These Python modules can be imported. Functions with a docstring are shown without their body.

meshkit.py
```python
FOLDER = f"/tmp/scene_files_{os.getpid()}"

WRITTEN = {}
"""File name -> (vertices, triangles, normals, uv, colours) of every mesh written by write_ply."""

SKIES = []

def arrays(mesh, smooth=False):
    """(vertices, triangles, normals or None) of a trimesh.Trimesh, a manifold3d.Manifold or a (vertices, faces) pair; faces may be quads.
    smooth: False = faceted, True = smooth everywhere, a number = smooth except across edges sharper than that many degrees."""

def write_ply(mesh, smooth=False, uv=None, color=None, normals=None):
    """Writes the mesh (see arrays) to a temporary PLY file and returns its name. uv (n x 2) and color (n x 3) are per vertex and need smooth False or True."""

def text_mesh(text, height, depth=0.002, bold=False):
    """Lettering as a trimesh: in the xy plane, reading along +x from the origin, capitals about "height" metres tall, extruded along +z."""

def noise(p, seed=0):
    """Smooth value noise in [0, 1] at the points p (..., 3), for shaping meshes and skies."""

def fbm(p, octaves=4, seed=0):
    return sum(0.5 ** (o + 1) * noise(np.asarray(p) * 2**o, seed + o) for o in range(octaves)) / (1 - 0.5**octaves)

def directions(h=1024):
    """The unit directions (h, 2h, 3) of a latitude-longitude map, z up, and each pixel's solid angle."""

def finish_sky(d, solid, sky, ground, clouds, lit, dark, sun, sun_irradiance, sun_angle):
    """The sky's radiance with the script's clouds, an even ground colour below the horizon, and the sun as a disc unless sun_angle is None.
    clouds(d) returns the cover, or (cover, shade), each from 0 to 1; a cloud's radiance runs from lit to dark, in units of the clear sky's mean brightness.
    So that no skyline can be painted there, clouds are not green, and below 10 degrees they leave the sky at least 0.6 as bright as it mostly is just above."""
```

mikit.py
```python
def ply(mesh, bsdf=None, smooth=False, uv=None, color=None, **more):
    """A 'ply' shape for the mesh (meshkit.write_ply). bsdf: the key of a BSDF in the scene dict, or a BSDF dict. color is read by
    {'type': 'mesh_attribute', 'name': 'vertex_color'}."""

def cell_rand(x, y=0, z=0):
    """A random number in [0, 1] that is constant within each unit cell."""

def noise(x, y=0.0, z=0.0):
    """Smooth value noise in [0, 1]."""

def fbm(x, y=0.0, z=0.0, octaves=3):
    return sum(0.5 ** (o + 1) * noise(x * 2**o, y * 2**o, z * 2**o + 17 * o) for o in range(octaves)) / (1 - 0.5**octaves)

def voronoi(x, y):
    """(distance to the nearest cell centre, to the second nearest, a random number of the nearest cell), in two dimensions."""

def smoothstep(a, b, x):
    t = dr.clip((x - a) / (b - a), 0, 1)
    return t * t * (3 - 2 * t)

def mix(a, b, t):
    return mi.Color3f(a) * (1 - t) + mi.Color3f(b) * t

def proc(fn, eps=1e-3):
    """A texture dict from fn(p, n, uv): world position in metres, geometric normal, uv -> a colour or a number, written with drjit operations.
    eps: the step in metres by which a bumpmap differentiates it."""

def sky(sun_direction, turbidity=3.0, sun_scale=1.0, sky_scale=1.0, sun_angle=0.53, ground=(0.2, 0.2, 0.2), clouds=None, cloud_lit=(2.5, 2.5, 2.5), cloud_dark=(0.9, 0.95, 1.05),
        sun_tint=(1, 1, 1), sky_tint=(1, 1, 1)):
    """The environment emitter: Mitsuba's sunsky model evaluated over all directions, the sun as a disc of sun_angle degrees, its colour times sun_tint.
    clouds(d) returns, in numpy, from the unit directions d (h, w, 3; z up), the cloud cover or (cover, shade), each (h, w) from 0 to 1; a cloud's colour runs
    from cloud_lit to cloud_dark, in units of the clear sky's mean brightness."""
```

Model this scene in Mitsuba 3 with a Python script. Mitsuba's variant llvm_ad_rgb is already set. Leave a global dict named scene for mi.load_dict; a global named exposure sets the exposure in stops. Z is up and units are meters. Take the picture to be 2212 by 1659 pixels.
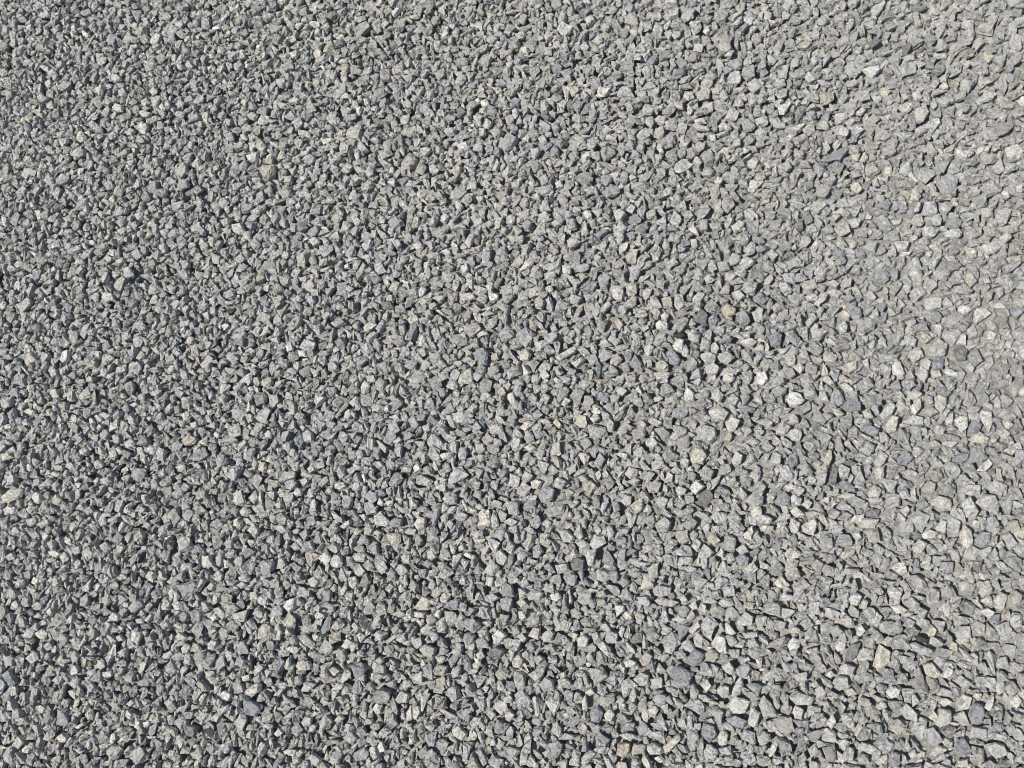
import math
import numpy as np
import drjit as dr
import mitsuba as mi
import mikit
from scipy.ndimage import binary_erosion
from scipy.spatial import ConvexHull

# ------------------------------------------------------------------ camera, sun and sky, exposure
T = mi.ScalarTransform4f
scene, labels = {}, {}
CAM_Z = 1.45                      # hand height above the gravel, metres
TILT = math.radians(20.0)         # the lens looks almost straight down
FOV = 65.0
g = np.array([-0.714, 0.70])
g /= np.linalg.norm(g)         # the way the ground recedes, in the picture's right/up axes
h = np.array([g[0], g[1], 0.0])
F = math.sin(TILT) * h - math.cos(TILT) * np.array([0, 0, 1.0])
e = math.cos(TILT) * h + math.sin(TILT) * np.array([0, 0, 1.0])
e2 = np.cross(F, e)
R = g[0] * e + g[1] * e2
U = g[1] * e - g[0] * e2
EYE = np.array([0.0, 0.0, CAM_Z])
TX = math.tan(math.radians(FOV / 2))
scene['camera'] = {'type': 'perspective', 'fov': FOV, 'fov_axis': 'x', 'near_clip': 0.05, 'far_clip': 400.0,
                   'to_world': T().look_at(origin=EYE.tolist(), target=(EYE + F).tolist(), up=U.tolist())}
SHADE_POINT = (1235, 380)         # the shadow of the camera would fall just outside the right edge (pixels of 1024 x 768)
a = R * (SHADE_POINT[0] - 512) / 512 * TX - U * (SHADE_POINT[1] - 384) / 512 * TX + F
SUN = -a / np.linalg.norm(a)
scene['sky'] = mikit.sky(SUN.tolist(), turbidity=3.0, sky_scale=0.85, ground=(0.25, 0.25, 0.24), sun_tint=(0.90, 1.0, 1.155), sky_tint=(1.27, 1.0, 0.76))
exposure = 1.72


def ray(px, py, z=0.0):
    d = R * (px - 512) / 512 * TX - U * (py - 384) / 512 * TX + F
    return EYE + d * ((z - CAM_Z) / d[2])


# ------------------------------------------------------------------ materials: uv of a stone = (albedo, hue)
def hue_tint(v):
    # 0 blue-grey .. 0.5 neutral grey .. 0.75 beige .. 1 rust
    a = mikit.mix((0.90, 0.97, 1.10), (1.0, 1.0, 0.965), dr.clip(v * 2, 0, 1))
    b = mikit.mix(a, (1.07, 1.0, 0.86), dr.clip((v - 0.5) * 4, 0, 1))
    return mikit.mix(b, (1.22, 0.98, 0.74), dr.clip((v - 0.75) * 4, 0, 1))


def turned(p, uv):
    w = mikit.cell_rand(uv.x * 90000, uv.y * 90000) * 6.2832
    c, s = dr.cos(w), dr.sin(w)
    x = p.x * c + p.y * s
    y = (p.y * c - p.x * s) * 0.8 + p.z * 0.6
    z = p.z * 0.8 - (p.y * c - p.x * s) * 0.6
    return x, y, z


def stone_color(p, n, uv):
    x, y, z = turned(p, uv)
    kind = mikit.cell_rand(uv.x * 51000, uv.y * 77000)
    speck = mikit.fbm(p.x / 0.0021, p.y / 0.0021, p.z / 0.0021, 3) - 0.5
    streak = mikit.fbm(x / 0.011, y / 0.0017, z / 0.0017, 2) - 0.5
    patch = mikit.fbm(x / 0.009 + 31, y / 0.007, z / 0.007, 2) - 0.5
    vein = mikit.smoothstep(0.93, 0.99, 1 - dr.abs(mikit.noise(x / 0.02 + 9, y / 0.008, z / 0.008) - 0.5) * 2) * mikit.smoothstep(0.7, 0.9, kind)
    k = dr.exp(0.85 * speck + 0.6 * streak * mikit.smoothstep(0.2, 0.8, kind) + 0.4 * patch)
    tone = uv.x * k + 0.16 * vein
    return hue_tint(dr.clip(uv.y + 0.22 * patch, 0, 1)) * dr.clip(tone, 0.03, 0.75)


def stone_relief(p, n, uv):
    x, y, z = turned(p, uv)
    return mikit.fbm(p.x / 0.0035, p.y / 0.0035, p.z / 0.0035, 3) + 0.6 * mikit.noise(x / 0.012, y / 0.0022, z / 0.0022)


scene['stone_rock'] = {'type': 'twosided', 'bsdf': {'type': 'bumpmap', 'scale': 0.0012, 'arbitrary': mikit.proc(stone_relief, 3e-4),
    'bsdf': {'type': 'principled', 'base_color': mikit.proc(stone_color), 'roughness': 0.82, 'specular': 0.3}}}


def fines_color(p, n, uv):
    f = mikit.fbm(p.x / 0.004, p.y / 0.004, p.z / 0.004, 4) - 0.5
    w = mikit.fbm(p.x / 0.15, p.y / 0.15, 0, 2) - 0.5
    return hue_tint(dr.clip(0.47 + 0.2 * w, 0, 1)) * (0.29 * dr.exp(1.3 * f))


def fines_relief(p, n, uv):
    return mikit.fbm(p.x / 0.006, p.y / 0.006, p.z / 0.006, 3)


scene['rock_dust'] = {'type': 'twosided', 'bsdf': {'type': 'bumpmap', 'scale': 0.0025, 'arbitrary': mikit.proc(fines_relief, 4e-4),
    'bsdf': {'type': 'principled', 'base_color': mikit.proc(fines_color), 'roughness': 0.95, 'specular': 0.2}}}

# ------------------------------------------------------------------ the bed: a height map of what lies there, 1 mm cells
rng = np.random.default_rng(20)
corners = np.array([ray(px, py) for px, py in ((0, 0), (1024, 0), (0, 768), (1024, 768))])
MARGIN = 0.13
X0, Y0 = corners[:, 0].min() - MARGIN, corners[:, 1].min() - MARGIN
X1, Y1 = corners[:, 0].max() + MARGIN, corners[:, 1].max() + MARGIN
NX, NY = int((X1 - X0) * 1000), int((Y1 - Y0) * 1000)


def lattice(seed, n, m):
    return np.random.default_rng(seed).random((n, m))


def smooth_noise(x, y, size, seed):
    """Value noise in [-1, 1] on arrays, in numpy."""
    u, v = np.asarray(x) / size + 500.37, np.asarray(y) / size + 500.71
    i, j = np.floor(u).astype(int), np.floor(v).astype(int)
    a, b = u - i, v - j
    a, b = a * a * (3 - 2 * a), b * b * (3 - 2 * b)
    L = lattice(seed, 64, 64)
    q = lambda di, dj: L[(i + di) % 64, (j + dj) % 64]
    return 2 * ((q(0, 0) * (1 - a) + q(1, 0) * a) * (1 - b) + (q(0, 1) * (1 - a) + q(1, 1) * a) * b) - 1


def packed(x, y):
    """0 where the gravel lies loose (left), 1 where it is pressed flat and full of dust (right)."""
    s = (np.asarray(x) + 0.22 * smooth_noise(x, y, 0.35, 5) - 0.15) / 0.85
    return np.clip(0.5 + 0.5 * s, 0, 1)


def level(x, y):
    """The height of the finished surface: gentle humps and hollows."""
    return 0.055 + 0.010 * smooth_noise(x, y, 0.42, 1) + 0.004 * smooth_noise(x, y, 0.16, 2)


gx, gy = np.meshgrid(X0 + (np.arange(NX) + 0.5) / 1000, Y0 + (np.arange(NY) + 0.5) / 1000, indexing='ij')
LEVEL = level(gx, gy).astype(np.float32)
PACK = packed(gx, gy).astype(np.float32)
DUST = (LEVEL - 0.022 + 0.005 * PACK + 0.004 * smooth_noise(gx, gy, 0.03, 3) + 0.005 * smooth_noise(gx, gy, 0.09, 4)).astype(np.float32)
H = DUST.copy()


# ------------------------------------------------------------------ stone shapes
def closed_hull(p):
    hull = ConvexHull(p)
    used = np.unique(hull.simplices)
    remap = np.full(len(p), -1)
    remap[used] = np.arange(len(used))
    v, f = p[used], remap[hull.simplices]
    flip = np.einsum('ij,ij->i', np.cross(v[f[:, 1]] - v[f[:, 0]], v[f[:, 2]] - v[f[:, 0]]), hull.equations[:, :3]) < 0
    f[flip] = f[flip][:, ::-1]
    return v, f


def crushed(seed, kind):
    """A broken stone about one unit long: block, wedge, flake or splinter, each with split faces and knocked-off corners."""
    r = np.random.default_rng(seed)
    if kind == 'block':
        p = np.array([[x, y, z] for x in (-1, 1) for y in (-1, 1) for z in (-1, 1)], float) * r.uniform(0.3, 1.0, (8, 3))
        d = r.normal(size=(8, 3))
        p = np.vstack([p, d / np.linalg.norm(d, axis=1, keepdims=True) * r.uniform(0.8, 1.1, (8, 1))])
        p = p * [0.5, 0.5 * r.uniform(0.65, 0.95), 0.5 * r.uniform(0.5, 0.75)]
    elif kind == 'wedge':
        d = r.normal(size=(9, 3))
        p = d / np.linalg.norm(d, axis=1, keepdims=True) * r.uniform(0.7, 1.1, (9, 1))
        p = p * [0.52, 0.5 * r.uniform(0.6, 0.9), 0.5 * r.uniform(0.5, 0.8)]
    else:
        m = r.integers(5, 8)
        w = np.sort(r.uniform(0, 6.2832, m) * 0.35 + np.arange(m) / m * 6.2832 * 0.65 + r.uniform(0, 2))
        rad = r.uniform(0.7, 1.05, m)
        wide = r.uniform(0.62, 0.95) if kind == 'flake' else r.uniform(0.34, 0.5)
        thick = r.uniform(0.24, 0.42)
        ring = np.stack([np.cos(w) * rad, np.sin(w) * rad * wide], 1) * 0.5
        top = ring * r.uniform(0.6, 1.0, (m, 1)) + r.normal(0, 0.03, (m, 2))
        low = ring * r.uniform(0.7, 1.0, (m, 1)) + r.normal(0, 0.03, (m, 2))
        tilt = r.normal(0, 0.12, 2)
        p = np.vstack([np.c_[top, thick / 2 + top @ tilt + r.normal(0, 0.025, m)], np.c_[low, -thick / 2 + r.normal(0, 0.03, m)],
                       np.c_[ring * 1.04, r.uniform(-0.4, 0.25, m) * thick]])
    return closed_hull(p)


KINDS = ['block'] * 5 + ['wedge'] * 6 + ['flake'] * 6 + ['splinter'] * 3
SHAPES = [crushed(100 + k, KINDS[k % 20]) for k in range(240)]


def roughen(v, f, size, seed, amount=0.035, split=1):
    """Splits the faces and knocks the surface about, so that outlines and faces are not quite straight."""
    for _ in range(split):
        e3 = np.sort(np.vstack([f[:, [0, 1]], f[:, [1, 2]], f[:, [2, 0]]]), axis=1)
        key, inv = np.unique(e3[:, 0] * 4096 + e3[:, 1], return_inverse=True)
        midp = (v[key // 4096] + v[key % 4096]) / 2
        k = inv.reshape(3, -1).T + len(v)
        v = np.vstack([v, midp])
        f = np.vstack([np.c_[f[:, 0], k[:, 0], k[:, 2]], np.c_[f[:, 1], k[:, 1], k[:, 0]], np.c_[f[:, 2], k[:, 2], k[:, 1]], k])
    return v + np.random.default_rng(seed).normal(0, amount * size, v.shape) * [1, 1, 0.8], f


def euler(yaw, tilt, toward):
    c, s = math.cos(yaw), math.sin(yaw)
    Z = np.array([[c, -s, 0], [s, c, 0], [0, 0, 1.0]])
    ax = np.array([math.cos(toward), math.sin(toward), 0])
    K = np.array([[0, 0, ax[1]], [0, 0, -ax[0]], [-ax[1], ax[0], 0]])
    return (np.eye(3) + math.sin(tilt) * K + (1 - math.cos(tilt)) * K @ K) @ Z


def footprint(v, f, res=0.001):
    """(top, bottom, cell offset) of a convex stone on the grid; cells outside it hold -inf and +inf."""
    n = np.cross(v[f[:, 1]] - v[f[:, 0]], v[f[:, 2]] - v[f[:, 0]])
    d = np.einsum('ij,ij->i', n, v[f[:, 0]])
    lo = np.floor(v[:, :2].min(0) / res).astype(int)
    hi = np.ceil(v[:, :2].max(0) / res).astype(int) + 1
    x = (np.arange(lo[0], hi[0]) + 0.5) * res
    y = (np.arange(lo[1], hi[1]) + 0.5) * res
    top = np.full((len(x), len(y)), np.inf, np.float32)
    bot = np.full((len(x), len(y)), -np.inf, np.float32)
    for k in range(len(n)):
        if abs(n[k, 2]) < 1e-12:
            continue
        z = ((d[k] - n[k, 0] * x)[:, None] - n[k, 1] * y[None]) / n[k, 2]
        if n[k, 2] > 0:
            np.minimum(top, z, out=top)
        else:
            np.maximum(bot, z, out=bot)
    out = top < bot
    top[out], bot[out] = -np.inf, np.inf
    return top, bot, lo


def library(n, lo, hi, tilt, seed, power=1.0):
    """n stones turned and sized at random, ready to be dropped: a list that lies rough and one that lies flat."""
    r = np.random.default_rng(seed)
    out = ([], [])
    for k in range(2 * n):
        size = lo + (hi - lo) * r.random() ** power
        v, f = SHAPES[r.integers(len(SHAPES))]
        v = (v * size) @ euler(r.uniform(0, 6.2832), abs(r.normal(0, tilt * (1, 0.26)[k % 2])), r.uniform(0, 6.2832)).T
        out[k % 2].append((v, f, *footprint(v, f), size, float(v[:, 2].max())))
    return out


STONES = []          # (vertices, faces, cell slice, top map, x, y, size)


def drop(lib, xy, tries, spread, over, sink, r):
    """Drops one random stone of lib near each point of xy, where it comes to rest lowest; skips it where it would stand proud of the surface."""
    for x, y in xy:
        ci, cj = int((x - X0) * 1000), int((y - Y0) * 1000)
        p = PACK[min(ci, NX - 1), min(cj, NY - 1)]
        s = lib[int(p > r.random())][r.integers(len(lib[0]))]
        top, bot, lo = s[2], s[3], s[4]
        a, b = top.shape
        best = None
        for di, dj in r.normal(0, spread, (tries, 2)):
            i, j = int(ci + di) + lo[0], int(cj + dj) + lo[1]
            if i < 0 or j < 0 or i + a > NX or j + b > NY:
                continue
            z = float((H[i:i + a, j:j + b] - bot).max()) - sink(p)
            proud = z - LEVEL[i + a // 2, j + b // 2]
            if best is None or proud < best[0]:
                best = (proud, z, i, j)
        if best is None or best[0] + s[6] > over(p):
            continue
        _, z, i, j = best
        np.maximum(H[i:i + a, j:j + b], top + z, out=H[i:i + a, j:j + b])
        STONES.append([s[0] + np.array([X0 + (i - lo[0]) / 1000, Y0 + (j - lo[1]) / 1000, z]), s[1], i, j, top + z, s[5]])


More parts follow.
